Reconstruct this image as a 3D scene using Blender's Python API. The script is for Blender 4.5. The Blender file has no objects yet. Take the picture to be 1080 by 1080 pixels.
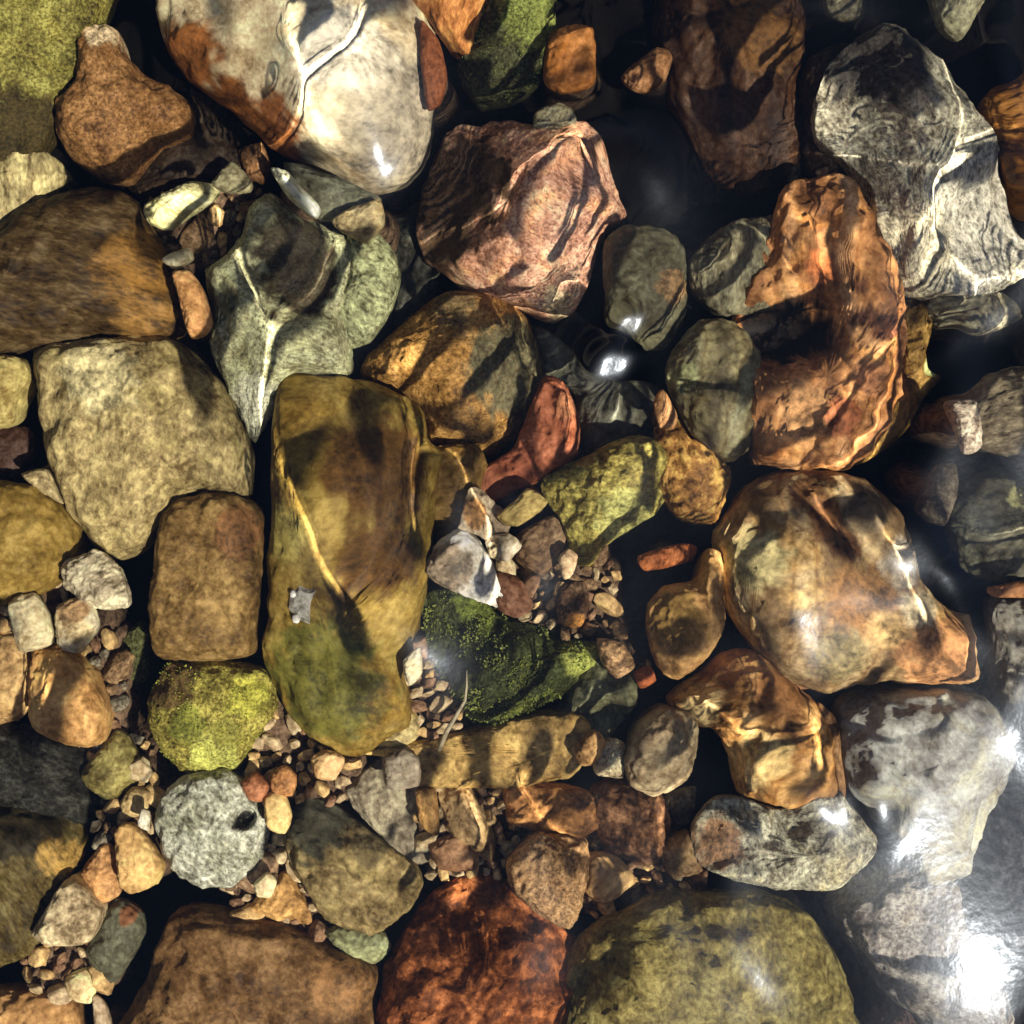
import bpy, bmesh, math, random
import numpy as np
from mathutils import noise, Vector

random.seed(7)
RNG = np.random.default_rng(11)
sc = bpy.context.scene
COL = sc.collection

# ------------------------------------------------------------------ place
CAM_H = 0.60            # camera above the still water
PX = 0.0005             # metres per photo pixel at 5 cm of depth
D0 = 0.035
BED = -0.100            # deepest silt
SUN_Z = math.radians(46)                      # from the zenith
SUN_DIR = Vector((0.79 * math.sin(SUN_Z), -0.613 * math.sin(SUN_Z), math.cos(SUN_Z))).normalized()
WANG = math.asin(math.sin(SUN_Z) / 1.333)     # in the water


def scale_at(z):
    return PX * (CAM_H + 0.75 * (-z)) / (CAM_H + 0.75 * D0)


def P(x, y, z):
    s = scale_at(z)
    return ((x - 540) * s, (540 - y) * s)


def lin(c):
    out = []
    for v in c:
        v = v / 255.0
        out.append(v / 12.92 if v <= 0.04045 else ((v + 0.055) / 1.055) ** 2.4)
    return out


def tone(rgb):
    c = lin(rgb)
    lum = .3 * c[0] + .6 * c[1] + .1 * c[2]
    return [min(.85, (v * .95 + lum * .05) * f) for v, f in zip(c, (1.0, 1.02, .96))]


# ------------------------------------------------------------------ materials
def nd(nt, t, **kw):
    n = nt.nodes.new(t)
    for k, v in kw.items():
        if k in n.inputs:
            n.inputs[k].default_value = v
        else:
            setattr(n, k, v)
    return n


STYLES = {
    #          coarse fine  w_fine speck  stretch bump  light dark
    'mottle': (50, 300, .42, .25, 1.0, .55, 1.90, .32),
    'speck':  (60, 420, .50, .65, 1.0, .50, 1.90, .28),
    'streak': (38, 220, .42, .15, 2.6, .45, 2.00, .25),
    'smooth': (40, 330, .40, .14, 1.0, .35, 1.60, .45),
    'rough':  (85, 320, .52, .55, 1.4, 1.0, 2.00, .25),
    'rust':   (75, 240, .45, .30, 1.0, .90, 3.00, .20),
    'band':   (50, 280, .45, .15, 1.0, .45, 1.70, .45),
    'moss':   (60, 520, .55, .60, 1.0, 1.0, 2.20, .16),
    'scratch': (70, 260, .50, .35, 1.25, .70, 1.85, .32),
}
ALB = 1.0


def stone_mat(name, rgb, style):
    cs, fs, wf, sp, st, bmp, lt, dk = STYLES[style]
    m = bpy.data.materials.new(name)
    m.use_nodes = True
    nt = m.node_tree
    L = nt.links.new
    b = nt.nodes['Principled BSDF']
    c = tone(rgb)
    tc = nd(nt, 'ShaderNodeTexCoord')
    mp = nd(nt, 'ShaderNodeMapping')
    mp.inputs['Location'].default_value = [random.uniform(-5, 5) for _ in range(3)]
    mp.inputs['Rotation'].default_value = [0, random.uniform(-.4, .4), random.uniform(-3.1, 3.1)]
    mr_ = nd(nt, 'ShaderNodeMapping')
    mr_.inputs['Scale'].default_value = (1, st, 1)
    L(tc.outputs['Object'], mp.inputs['Vector'])
    L(mp.outputs[0], mr_.inputs['Vector'])
    mp = mr_
    n1 = nd(nt, 'ShaderNodeTexNoise', Scale=cs, Detail=7, Roughness=.62, Distortion=.6)
    n2 = nd(nt, 'ShaderNodeTexNoise', Scale=fs, Detail=8, Roughness=.60, Distortion=.2)
    L(mp.outputs[0], n1.inputs['Vector'])
    L(mp.outputs[0], n2.inputs['Vector'])
    mx = nd(nt, 'ShaderNodeMix', data_type='FLOAT')
    mx.inputs[0].default_value = wf
    L(n1.outputs[0], mx.inputs[2])
    L(n2.outputs[0], mx.inputs[3])
    rp = nd(nt, 'ShaderNodeValToRGB')
    e = rp.color_ramp.elements
    e[0].position = .385
    e[0].color = (*[v * dk * f for v, f in zip(c, (1, .88, .72))], 1)
    e[1].position = .62
    e[1].color = (*[min(.85, v * lt * f + .025) for v, f in zip(c, (1, 1.06, 1.0))], 1)
    k = rp.color_ramp.elements.new(.50)
    k.color = (*c, 1)
    L(mx.outputs[0], rp.inputs[0])
    # a second mineral in broad clouds and thin seams
    n4 = nd(nt, 'ShaderNodeTexNoise', Scale=26, Detail=5, Roughness=.6, Distortion=1.2)
    L(mp.outputs[0], n4.inputs['Vector'])
    r4 = nd(nt, 'ShaderNodeMapRange')
    r4.inputs[1].default_value = .50
    r4.inputs[2].default_value = .62
    r4.inputs[4].default_value = .62
    L(n4.outputs[0], r4.inputs[0])
    k2 = random.choice(((1.25, 1.12, .75), (.60, .52, .42), (.95, 1.05, 1.2), (1.35, 1.3, 1.3), (.62, .62, .5)))
    h4 = nd(nt, 'ShaderNodeMix', data_type='RGBA', blend_type='MULTIPLY')
    h4.inputs[7].default_value = (*k2, 1)
    L(r4.outputs[0], h4.inputs[0])
    L(rp.outputs[0], h4.inputs[6])
    rp = h4
    if style == 'band':
        wv = nd(nt, 'ShaderNodeTexWave', wave_type='BANDS', Scale=9, Distortion=5, Detail=2.5)
        wv.inputs['Detail Scale'].default_value = 1.4
        L(tc.outputs['Object'], wv.inputs['Vector'])
        rb = nd(nt, 'ShaderNodeValToRGB')
        q = rb.color_ramp.elements
        q[0].position, q[0].color = .0, (.42, .33, .26, 1)
        q[1].position, q[1].color = 1.0, (1.5, 1.45, 1.4, 1)
        for pos, cc in ((.22, (.85, .72, .6)), (.45, (1.1, .95, .75)), (.62, (.75, .58, .42)), (.8, (1.25, 1.15, 1.0))):
            kk = q.new(pos)
            kk.color = (*cc, 1)
        L(wv.outputs['Fac'], rb.inputs[0])
        hb_ = nd(nt, 'ShaderNodeMix', data_type='RGBA', blend_type='MULTIPLY')
        hb_.inputs[0].default_value = .9
        L(rp.outputs[2], hb_.inputs[6])
        L(rb.outputs[0], hb_.inputs[7])
        rp = hb_
    # patches stored on the mesh: pigment, and some painted shade
    at = nd(nt, 'ShaderNodeAttribute', attribute_name='pigment_and_shade')
    vr = nd(nt, 'ShaderNodeMapRange')
    vr.inputs[1].default_value = .40
    vr.inputs[2].default_value = .60
    vr.inputs[3].default_value = .36
    vr.inputs[4].default_value = 1.75
    L(mx.outputs[0], vr.inputs[0])
    pm = nd(nt, 'ShaderNodeMix', data_type='RGBA', blend_type='MULTIPLY')
    pm.inputs[0].default_value = 1
    L(at.outputs['Color'], pm.inputs[6])
    L(vr.outputs[0], pm.inputs[7])
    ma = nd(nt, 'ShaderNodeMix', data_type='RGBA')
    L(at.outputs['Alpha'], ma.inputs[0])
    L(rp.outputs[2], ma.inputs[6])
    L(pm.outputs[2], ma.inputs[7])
    # dark mineral specks
    n3 = nd(nt, 'ShaderNodeTexNoise', Scale=fs * 1.6, Detail=3, Roughness=.6)
    L(tc.outputs['Object'], n3.inputs['Vector'])
    r3 = nd(nt, 'ShaderNodeMapRange')
    r3.inputs[1].default_value = .53
    r3.inputs[2].default_value = .63
    r3.inputs[4].default_value = sp
    L(n3.outputs[0], r3.inputs[0])
    m3 = nd(nt, 'ShaderNodeMix', data_type='RGBA')
    m3.inputs[7].default_value = (*[v * .18 for v in c], 1)
    L(r3.outputs[0], m3.inputs[0])
    L(ma.outputs[2], m3.inputs[6])
    L(m3.outputs[2], b.inputs['Base Color'])
    b.inputs['Roughness'].default_value = .6
    b.inputs['Specular IOR Level'].default_value = .12
    bp = nd(nt, 'ShaderNodeBump', Strength=bmp, Distance=.0022)
    L(mx.outputs[0], bp.inputs['Height'])
    L(bp.outputs[0], b.inputs['Normal'])
    return m


def simple_mat(name, c, rough=.6):
    m = bpy.data.materials.new(name)
    m.use_nodes = True
    nt = m.node_tree
    b = nt.nodes['Principled BSDF']
    tc = nd(nt, 'ShaderNodeTexCoord')
    n = nd(nt, 'ShaderNodeTexNoise', Scale=180, Detail=5)
    nt.links.new(tc.outputs['Object'], n.inputs['Vector'])
    rp = nd(nt, 'ShaderNodeValToRGB')
    rp.color_ramp.elements[0].position = .3
    rp.color_ramp.elements[0].color = (*[v * .4 for v in c], 1)
    rp.color_ramp.elements[1].position = .7
    rp.color_ramp.elements[1].color = (*[v * 1.5 for v in c], 1)
    nt.links.new(n.outputs[0], rp.inputs[0])
    nt.links.new(rp.outputs[0], b.inputs['Base Color'])
    b.inputs['Roughness'].default_value = rough
    return m


# ------------------------------------------------------------------ meshes
def link(name, me, parent=None, recv=True):
    o = bpy.data.objects.new(name, me)
    COL.objects.link(o)
    if parent:
        o.parent = parent
    if recv:
        o.cycles.is_caustics_receiver = True
    return o


def tag(o, label=None, cat=None, group=None, kind=None):
    for k, v in (('label', label), ('category', cat), ('group', group), ('kind', kind)):
        if v:
            o[k] = v
    return o


def np_mesh(name, V, Q, T=None, smooth=True):
    """V (n,3), Q (m,4) quads and T (k,3) triangles"""
    me = bpy.data.meshes.new(name)
    nq = len(Q)
    ntr = 0 if T is None else len(T)
    me.vertices.add(len(V))
    me.vertices.foreach_set('co', np.asarray(V, dtype=np.float32).ravel())
    idx = np.asarray(Q, dtype=np.int32).ravel() if nq else np.zeros(0, np.int32)
    if ntr:
        idx = np.concatenate([idx, np.asarray(T, dtype=np.int32).ravel()])
    me.loops.add(len(idx))
    me.loops.foreach_set('vertex_index', idx)
    me.polygons.add(nq + ntr)
    st = np.concatenate([np.arange(nq) * 4, nq * 4 + np.arange(ntr) * 3]).astype(np.int32)
    me.polygons.foreach_set('loop_start', st)
    me.polygons.foreach_set('use_smooth', np.full(nq + ntr, smooth))
    me.update(calc_edges=True)
    me.validate()
    return me


def catmull(pts, n):
    p = np.array(pts, float)
    m = len(p)
    out = []
    per = 16
    for i in range(m):
        a, b, c, d = p[i - 1], p[i], p[(i + 1) % m], p[(i + 2) % m]
        for t in np.arange(per) / per:
            q = .5 * (2 * b + (c - a) * t + (2 * a - 5 * b + 4 * c - d) * t * t + (3 * b - a - 3 * c + d) * t ** 3)
            l = b + (c - b) * t
            out.append(.62 * q + .38 * l)
    out = np.array(out)
    seg = np.linalg.norm(np.roll(out, -1, 0) - out, axis=1)
    s = np.concatenate([[0], np.cumsum(seg)])
    tt = np.linspace(0, s[-1], n, endpoint=False)
    ext = np.vstack([out, out[:1]])
    return np.stack([np.interp(tt, s, ext[:, k]) for k in (0, 1)], 1)


def star_centre(B):
    lo, hi = B.min(0), B.max(0)
    best, bc = -1e9, B.mean(0)
    N = np.roll(B, -1, 0) - B
    Ln = np.linalg.norm(N, axis=1) + 1e-9
    area = .5 * np.sum(B[:, 0] * np.roll(B[:, 1], -1) - np.roll(B[:, 0], -1) * B[:, 1])
    sg = 1 if area > 0 else -1
    for gx in np.linspace(lo[0], hi[0], 23)[1:-1]:
        for gy in np.linspace(lo[1], hi[1], 23)[1:-1]:
            d = sg * (N[:, 0] * (gy - B[:, 1]) - N[:, 1] * (gx - B[:, 0])) / Ln
            v = np.percentile(d, 3) + .25 * np.percentile(d, 25)
            if v > best:
                best, bc = v, np.array([gx, gy])
    return bc, sg


TOPS = {0: -.066, 1: -.043, 2: -.028, 3: -.018}
FOOT = []       # (x, y, radius, z) of what the sediment has to reach
STONES = []


def make_stone(name, label, cat, level, style, rgb, pts, group, thick=1.0, n=2.25, facets=0, tilt=(0, 0),
               amp=1.0, patches=(), seed=0, mat=None, dent=None, top=None):
    rnd = random.Random(seed * 77 + 5)
    top = TOPS[level] if top is None else top
    pp = np.array(pts, float)
    span = pp.max(0) - pp.min(0)
    rmin = min(span) / 2
    nseg = int(min(112, max(28, 2.2 * (span.sum()) ** .78)))
    nr = max(7, int(nseg / 4))
    h = min(.82 * rmin * PX * thick, .045)
    zc = top - h
    B = catmull(pts, nseg)
    s = scale_at(zc + .35 * h)
    B = np.stack([(B[:, 0] - 540) * s, (540 - B[:, 1]) * s], 1)
    c, sg = star_centre(B)
    if sg < 0:
        B = B[::-1]
    hb = h * 1.5 if rmin < 34 else max(h * 1.2, zc - BED + .004)
    off = Vector((rnd.uniform(-9, 9), rnd.uniform(-9, 9), rnd.uniform(-9, 9)))
    R = rmin * PX
    planes = []
    for k in range(facets):
        a = rnd.uniform(0, 6.283)
        sl = rnd.uniform(.25, 1.1)
        planes.append((math.cos(a) * sl, math.sin(a) * sl, h * rnd.uniform(.78, 1.08) + sl * R * rnd.uniform(.05, .30)))
    V = []
    mexp = 1.0 / n

    def top_z(x, y, t):
        z = h * max(0, 1 - t ** n) ** mexp
        for (ax, ay, d) in planes:
            pz = d - ax * x - ay * y
            if pz < z:
                z = max(pz, z * .25)
        z += (x * tilt[0] + y * tilt[1]) * (1 - t ** 3)
        if dent:
            dx, dy = x - dent[0], y - dent[1]
            dy /= dent[4]
            z -= dent[3] * math.exp(-((dx * dx + dy * dy) / dent[2] ** 2) ** 2)
        return z
    if dent:
        dx, dy = P(dent[0], dent[1], top)
        dent = (dx - c[0], dy - c[1], dent[2] * PX, dent[3], dent[4] if len(dent) > 4 else 1.0)
    V.append((0, 0, top_z(0, 0, 0)))
    ts = [math.sin(math.pi / 2 * (j / nr) ** .9) for j in range(1, nr + 1)]
    for t in ts:
        for k in range(nseg):
            x, y = (B[k] - c) * t
            V.append((x, y, top_z(x, y, t)))
    nb = max(3, nr // 3)
    for j in range(1, nb + 1):
        t = math.cos(math.pi / 2 * j / (nb + 1))
        for k in range(nseg):
            x, y = (B[k] - c) * (.25 + .75 * t)
            V.append((x, y, -hb * (1 - t * t) ** .5))
    V.append((0, 0, -hb))
    V = np.array(V)
    # lumps and pits
    fr1, fr2 = 1.1 / max(R, .006), 4.5 / max(R, .006)
    A = min(R, .05) * .15 * amp
    for i in range(len(V)):
        v = Vector(V[i])
        q = v * fr1 + off
        d1 = noise.fractal(q, .9, 2.1, 3)
        d2 = noise.fractal(v * fr2 + off, .8, 2.0, 3)
        r = math.hypot(v.x, v.y) + 1e-6
        k = min(1, r / (R + 1e-6))
        rad = A * (.35 * d1 + .22 * d2) * k
        V[i, 0] += v.x / r * rad
        V[i, 1] += v.y / r * rad
        V[i, 2] += A * (.8 * d1 + .42 * d2) * (1 if v.z > 0 else .3)
    Q, T = [], []
    for k in range(nseg):
        T.append((0, 1 + k, 1 + (k + 1) % nseg))
    rows = nr + nb
    for j in range(rows - 1):
        for k in range(nseg):
            a = 1 + j * nseg + k
            b2 = 1 + j * nseg + (k + 1) % nseg
            Q.append((a, a + nseg, b2 + nseg, b2))
    last = len(V) - 1
    for k in range(nseg):
        a = 1 + (rows - 1) * nseg + k
        b2 = 1 + (rows - 1) * nseg + (k + 1) % nseg
        T.append((a, last, b2))
    me = np_mesh(name, V, Q, T)
    # pigment, with shade and a glint painted in on some stones
    pc = np.zeros((len(V), 4), np.float32)
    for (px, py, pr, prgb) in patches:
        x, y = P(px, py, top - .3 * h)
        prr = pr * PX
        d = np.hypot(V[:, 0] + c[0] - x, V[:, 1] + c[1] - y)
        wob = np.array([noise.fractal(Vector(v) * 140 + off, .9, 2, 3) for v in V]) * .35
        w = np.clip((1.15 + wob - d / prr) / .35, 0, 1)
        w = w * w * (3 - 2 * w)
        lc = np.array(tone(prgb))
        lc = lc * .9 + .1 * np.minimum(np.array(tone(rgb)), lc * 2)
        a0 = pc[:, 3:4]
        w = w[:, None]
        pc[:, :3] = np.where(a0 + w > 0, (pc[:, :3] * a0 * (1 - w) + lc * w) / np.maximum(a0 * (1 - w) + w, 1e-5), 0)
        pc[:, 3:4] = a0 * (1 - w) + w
    ca = me.color_attributes.new('pigment_and_shade', 'FLOAT_COLOR', 'POINT')
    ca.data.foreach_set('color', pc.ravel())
    me.materials.append(mat or stone_mat(name + '_' + style, rgb, style))
    o = link(name, me)
    o.location = (c[0], c[1], zc)
    tag(o, label, cat, group)
    FOOT.append((c[0], c[1], R, zc - .25 * h, rmin))
    STONES.append((o, B, c, zc, h, R))
    return o


G1 = 'river stones on the stream bed'
G2 = 'small pebbles between the larger stones'

# name, label, level, style, rgb, points, options
S = [
    ('stone', 'big mossy yellow-green stone filling the upper left corner', 3, 'moss', (116, 106, 44),
     [(-60,-60),(118,-60),(110,-5),(100,25),(88,45),(80,82),(64,105),(48,145),(22,168),(-60,180)], dict(n=2.2, tilt=(-.1,.35), patches=[(20,150,60,(58,48,22))], moss=(600, 2.6, (110,112,40), -.05))),  # dark patch paints the shade of the lower part into the colour
    ('stone', 'smooth brown pear-shaped stone with a pale top edge beside the mossy corner stone', 2, 'speck', (134, 94, 52),
     [(90,28),(122,30),(128,55),(150,75),(185,95),(202,115),(196,138),(165,152),(140,182),(125,190),(100,185),(70,160),(58,125),(62,105),(78,85),(84,55)], dict(n=2.4, patches=[(106,33,16,(215,190,150))])),
    ('stone', 'nearly black stone wedged between the brown pear-shaped stone and the big cream stone', 0, 'mottle', (52, 38, 24),
     [(140,150),(195,100),(225,120),(265,165),(250,200),(210,215),(150,212),(125,185)], dict()),
    ('stone', 'big cream and grey stone with a rusty lower left side at the top edge', 3, 'smooth', (206, 186, 150),
     [(163,-60),(415,-60),(440,20),(444,80),(446,150),(425,182),(375,186),(335,168),(290,150),(240,112),(195,82),(170,48),(160,0)], dict(n=2.3, thick=.9, patches=[(190,60,45,(120,72,30)),(285,140,45,(118,70,30)),(240,105,28,(125,75,30)),(415,115,65,(142,130,110)),(365,60,40,(188,178,160))])),
    ('stone', 'bright orange stone cut by the top edge beside the cream stone', 2, 'streak', (190, 122, 62),
     [(400,-50),(520,-50),(508,15),(492,56),(470,48),(440,26),(408,6)], dict()),
    ('pebble', 'small shiny red-brown pebble below the orange stone at the top edge', 2, 'smooth', (128, 72, 38),
     [(434,28),(455,45),(466,80),(460,106),(444,112),(436,88),(430,58)], dict()),
    ('stone', 'dark green mossy stone at the top edge right of the orange stone', 1, 'moss', (62, 62, 36),
     [(505,-50),(584,-50),(587,28),(581,70),(552,98),(502,108),(475,70),(492,40)], dict(patches=[(560,20,36,(120,128,60))], moss=(500, 3, (96,108,46), 0))),
    ('pebble', 'small rounded orange-brown pebble right of the dark green mossy stone', 1, 'smooth', (150, 94, 40),
     [(578,38),(600,27),(626,30),(631,80),(622,93),(592,96),(574,82)], dict()),
    ('pebble', 'small grey pebble under the orange-brown pebble near the top', 1, 'speck', (118, 112, 96),
     [(566,118),(590,108),(608,118),(612,136),(590,144),(564,138)], dict()),
    ('stone', 'pinkish red stone with dark left flank in the upper middle', 2, 'speck', (204, 148, 122),
     [(466,130),(520,120),(560,128),(600,134),(626,138),(646,175),(664,214),(640,238),(620,290),(602,325),(580,337),(555,326),(520,312),(470,286),(448,270),(438,230),(445,175)], dict(thick=1.2, facets=3, patches=[(480,190,62,(62,46,30)),(470,250,34,(66,50,32)),(590,318,18,(195,175,135))])),  # the two dark patches paint the shadow on the left flank
    ('stone', 'large dark reddish brown stone with faint streaks at the upper right', 0, 'band', (58, 38, 22),
     [(700,-60),(840,-60),(846,100),(852,190),(810,212),(745,185),(712,130),(692,70)], dict(patches=[(800,40,46,(98,66,30)),(850,182,10,(160,150,120))])),
    ('stone', 'small pointed brown stone in the deep black gap of the upper right', 0, 'mottle', (118, 78, 44),
     [(656,80),(690,52),(708,58),(702,84),(680,100),(664,96)], dict()),
    ('stone', 'big grey speckled stone with a charcoal top near the right edge', 2, 'rough', (170, 162, 142),
     [(872,70),(935,12),(966,40),(988,62),(1008,100),(1034,132),(1062,172),(1086,215),(1086,272),(1060,297),(1000,307),(950,300),(928,258),(922,200),(902,170),(866,140)], dict(thick=.8, facets=2, patches=[(930,60,52,(62,58,54)),(1035,230,62,(214,206,188)),(965,255,52,(196,184,156))])),
    ('stone', 'dark chocolate stone left of the grey speckled stone at the upper right', 0, 'smooth', (46, 32, 22),
     [(852,62),(900,46),(918,100),(910,172),(860,184),(846,120)], dict()),
    ('stone', 'small greyish stone at the top edge near the right corner', 1, 'mottle', (122, 116, 92),
     [(982,-40),(1048,-40),(1034,8),(1012,42),(990,22)], dict()),
    ('stone', 'golden brown stone cut by the right edge near the top corner', 1, 'streak', (138, 88, 26),
     [(1038,108),(1120,60),(1120,235),(1078,198),(1056,165)], dict()),
    ('pebble', 'tiny grey pebble at the top edge left of the charcoal-topped stone', 0, 'mottle', (98, 92, 72),
     [(868,-30),(902,-30),(906,8),(886,18),(870,6)], dict()),
    ('stone', 'pale streaked stone on the left edge below the mossy corner stone', 1, 'streak', (160, 145, 100),
     [(-40,160),(45,158),(76,186),(52,206),(22,236),(-40,280)], dict()),
    ('stone', 'big round dark brown and amber stone on the left edge', 2, 'streak', (70, 52, 24),
     [(-60,250),(-10,242),(30,214),(90,194),(132,200),(166,240),(186,290),(192,350),(150,357),(100,361),(40,366),(-60,376)], dict(thick=.9, n=2.3, patches=[(140,280,42,(116,82,32)),(150,340,34,(126,92,44))])),
    ('pebble', 'small pale cream-green pebble above the grey-green stone', 1, 'streak', (196, 190, 136),
     [(154,216),(200,194),(232,200),(226,216),(182,242),(160,236)], dict()),
    ('pebble', 'small dull green-grey pebble between the pale pebble and the cream stone', 1, 'mottle', (140, 132, 100),
     [(224,196),(244,172),(266,192),(264,206),(236,208)], dict()),
    ('pebble', 'tiny cream pebble above the peach pebble', 1, 'smooth', (205, 198, 165),
     [(172,272),(200,258),(205,270),(186,282)], dict()),
    ('pebble', 'small peach pebble right of the amber stone', 2, 'smooth', (212, 154, 98),
     [(182,286),(200,284),(216,308),(224,340),(216,353),(200,356),(190,322)], dict()),
    ('stone', 'grey-green forked stone with a dark oval hollow framed by pale rims left of centre', 2, 'speck', (170, 168, 130),
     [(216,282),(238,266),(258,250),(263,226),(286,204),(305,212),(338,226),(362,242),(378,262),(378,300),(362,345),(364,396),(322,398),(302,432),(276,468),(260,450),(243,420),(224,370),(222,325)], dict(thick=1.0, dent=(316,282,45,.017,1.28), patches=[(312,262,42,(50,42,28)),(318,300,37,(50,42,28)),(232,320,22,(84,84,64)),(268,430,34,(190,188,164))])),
    ('stone', 'narrow grey-green stone along the right side of the forked stone', 1, 'rough', (150, 152, 112),
     [(366,236),(396,246),(419,282),(410,322),(386,358),(360,362),(352,330),(372,290)], dict()),
    ('pebble', 'bright white-green sliver pebble below the cream stone', 3, 'streak', (205, 206, 176),
     [(288,178),(310,182),(336,210),(332,224),(306,206)], dict(top=-.026)),
    ('stone', 'flat dark grey stone tucked under the lower edge of the cream stone', 1, 'mottle', (92, 90, 72),
     [(308,172),(366,180),(398,204),(372,222),(335,224),(318,200)], dict()),
    ('pebble', 'beige pebble right of the dark grey stone under the cream stone', 2, 'mottle', (160, 142, 106),
     [(348,226),(396,204),(404,234),(386,256),(360,242)], dict()),
    ('stone', 'large flat grey-yellow stone with a scratched surface at the left', 2, 'scratch', (158, 138, 92),
     [(33,370),(80,360),(130,355),(180,356),(202,372),(236,405),(262,450),(277,482),(269,527),(208,522),(172,546),(152,577),(125,592),(95,577),(70,532),(50,472),(40,420)], dict(n=3.2, thick=.8, patches=[(110,400,40,(190,176,130))])),
    ('stone', 'small yellowish stone on the left edge beside the scratched grey-yellow stone', 1, 'smooth', (184, 166, 102),
     [(-40,374),(20,377),(31,400),(17,430),(10,447),(-40,450)], dict()),
    ('stone', 'small dark maroon stone on the left edge below the yellowish one', 0, 'smooth', (56, 34, 22),
     [(-40,450),(30,450),(38,480),(22,506),(-40,510)], dict()),
    ('stone', 'smooth olive-amber stone on the left edge', 2, 'smooth', (128, 102, 40),
     [(-50,513),(35,514),(66,540),(82,575),(66,611),(42,627),(0,641),(-50,646)], dict(n=2.3)),
    ('pebble', 'tan wedge pebble between the olive-amber stone and the scratched stone', 1, 'mottle', (168, 148, 106),
     [(22,500),(50,495),(68,532),(44,520)], dict()),
    ('stone', 'brown rectangular slab with rough dark edges left of the olive stone', 2, 'mottle', (122, 94, 50),
     [(176,535),(215,520),(270,526),(286,540),(279,590),(271,640),(266,690),(215,698),(165,691),(158,640),(163,590)], dict(n=3.6, thick=.8, patches=[(255,560,28,(120,82,48))])),
    ('stone', 'large smooth olive leaf-shaped stone in the middle left', 2, 'smooth', (124, 100, 38),
     [(300,405),(322,395),(360,401),(412,410),(448,428),(454,462),(468,482),(462,540),(456,580),(441,620),(428,660),(426,700),(436,740),(426,770),(375,796),(340,786),(300,750),(279,700),(281,650),(286,590),(297,530),(297,460)], dict(n=3.2, thick=.55, patches=[(398,500,62,(72,48,14)),(400,590,40,(72,48,14)),(345,715,66,(88,86,32)),(308,560,30,(140,126,62))])),
    ('stone', 'brown speckled stone with a dark grey right side above the olive leaf-shaped stone', 1, 'speck', (156, 112, 52),
     [(378,375),(402,354),(440,325),(470,307),(520,307),(556,330),(572,370),(578,410),(562,442),(532,472),(510,502),(480,490),(455,475),(440,430),(410,412),(372,402)], dict(thick=1.1, patches=[(545,390,58,(82,76,56)),(480,325,24,(110,92,62))])),
    ('stone', 'small olive-brown stone squeezed between the olive leaf-shaped stone and the white angular pebbles', 1, 'smooth', (118, 90, 42),
     [(456,478),(502,474),(514,512),(492,548),(465,572),(452,545)], dict()),
    ('stone', 'reddish wedge-shaped stone in the centre', 1, 'smooth', (164, 96, 66),
     [(500,512),(542,470),(572,398),(595,404),(611,440),(610,480),(564,510),(530,524)], dict(facets=2, top=-.037, patches=[(600,430,14,(190,124,84)),(540,490,26,(128,70,46))])),
    ('stone', 'flat dark grey slab right of the reddish wedge-shaped stone', 0, 'smooth', (92, 90, 78),
     [(558,344),(580,352),(640,398),(692,408),(698,440),(652,482),(610,484),(606,420),(570,396)], dict(n=3.5)),
    ('stone', 'dark grey oval pebble stone standing above the sun glints in the upper centre', 1, 'smooth', (84, 80, 60),
     [(638,252),(660,232),(700,235),(721,260),(722,330),(706,366),(670,367),(645,340),(636,300)], dict(patches=[(708,300,18,(140,108,70))])),
    ('stone', 'grey striped stone left of the swirled orange-brown stone', 1, 'streak', (116, 108, 84),
     [(724,272),(758,240),(822,226),(838,282),(832,322),(770,335),(738,314)], dict()),
    ('stone', 'large swirled orange-brown stone with a black hollow in its middle', 2, 'band', (190, 140, 94),
     [(816,236),(832,197),(880,184),(914,199),(922,248),(945,278),(955,330),(953,390),(943,440),(902,493),(850,497),(797,492),(790,440),(780,385),(786,320)], dict(thick=.62, n=2.6, amp=1.5, dent=(832,348,54,.034,.72), patches=[(812,350,32,(14,9,6)),(836,346,36,(14,9,6)),(858,350,28,(14,9,6)),(866,206,26,(112,72,40)),(868,282,20,(176,98,52)),(912,335,13,(74,44,28)),(906,300,12,(84,50,30)),(930,345,18,(104,62,40)),(850,440,34,(196,144,92)),(888,440,24,(150,88,54)),(918,400,20,(190,128,84))])),  # near-black patches put the hollow's shade into the colour
    ('stone', 'dark grey-green oval stone with a pale left rim right of centre', 2, 'band', (104, 102, 80),
     [(712,365),(740,338),(776,340),(802,370),(802,430),(792,470),(770,486),(735,462),(711,420),(704,390)], dict(patches=[(720,400,16,(136,138,96))])),
    ('stone', 'yellow-green angular stone right of the tan square pebble', 2, 'rough', (146, 132, 62),
     [(572,502),(620,480),(662,461),(697,470),(707,510),(692,540),(642,572),(620,597),(600,592),(590,550),(568,522)], dict(facets=4, patches=[(660,545,32,(168,166,96))])),
    ('stone', 'rough golden brown stone between the yellow-green stone and the dark oval stone', 1, 'rust', (160, 112, 52),
     [(690,456),(712,440),(742,470),(772,495),(757,552),(720,545),(694,512)], dict(amp=1.5)),
    ('pebble', 'tiny peach pebble on top of the rough golden brown stone', 2, 'smooth', (190, 140, 92),
     [(689,425),(700,411),(716,440),(711,454),(695,452)], dict()),
    ('pebble', 'small tan square pebble left of the yellow-green angular stone', 2, 'smooth', (164, 140, 80),
     [(528,541),(552,517),(576,530),(546,554)], dict(n=4)),
    ('pebble', 'white angular pebble with a grey left face in the centre', 2, 'smooth', (214, 206, 192),
     [(444,606),(460,576),(480,556),(502,566),(521,590),(533,626),(525,641),(490,630)], dict(facets=4, n=3.5, patches=[(466,600,28,(136,118,96)),(515,620,20,(225,220,212))])),
    ('pebble', 'white and brown broken pebble above the white angular pebble', 2, 'smooth', (190, 168, 140),
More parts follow.
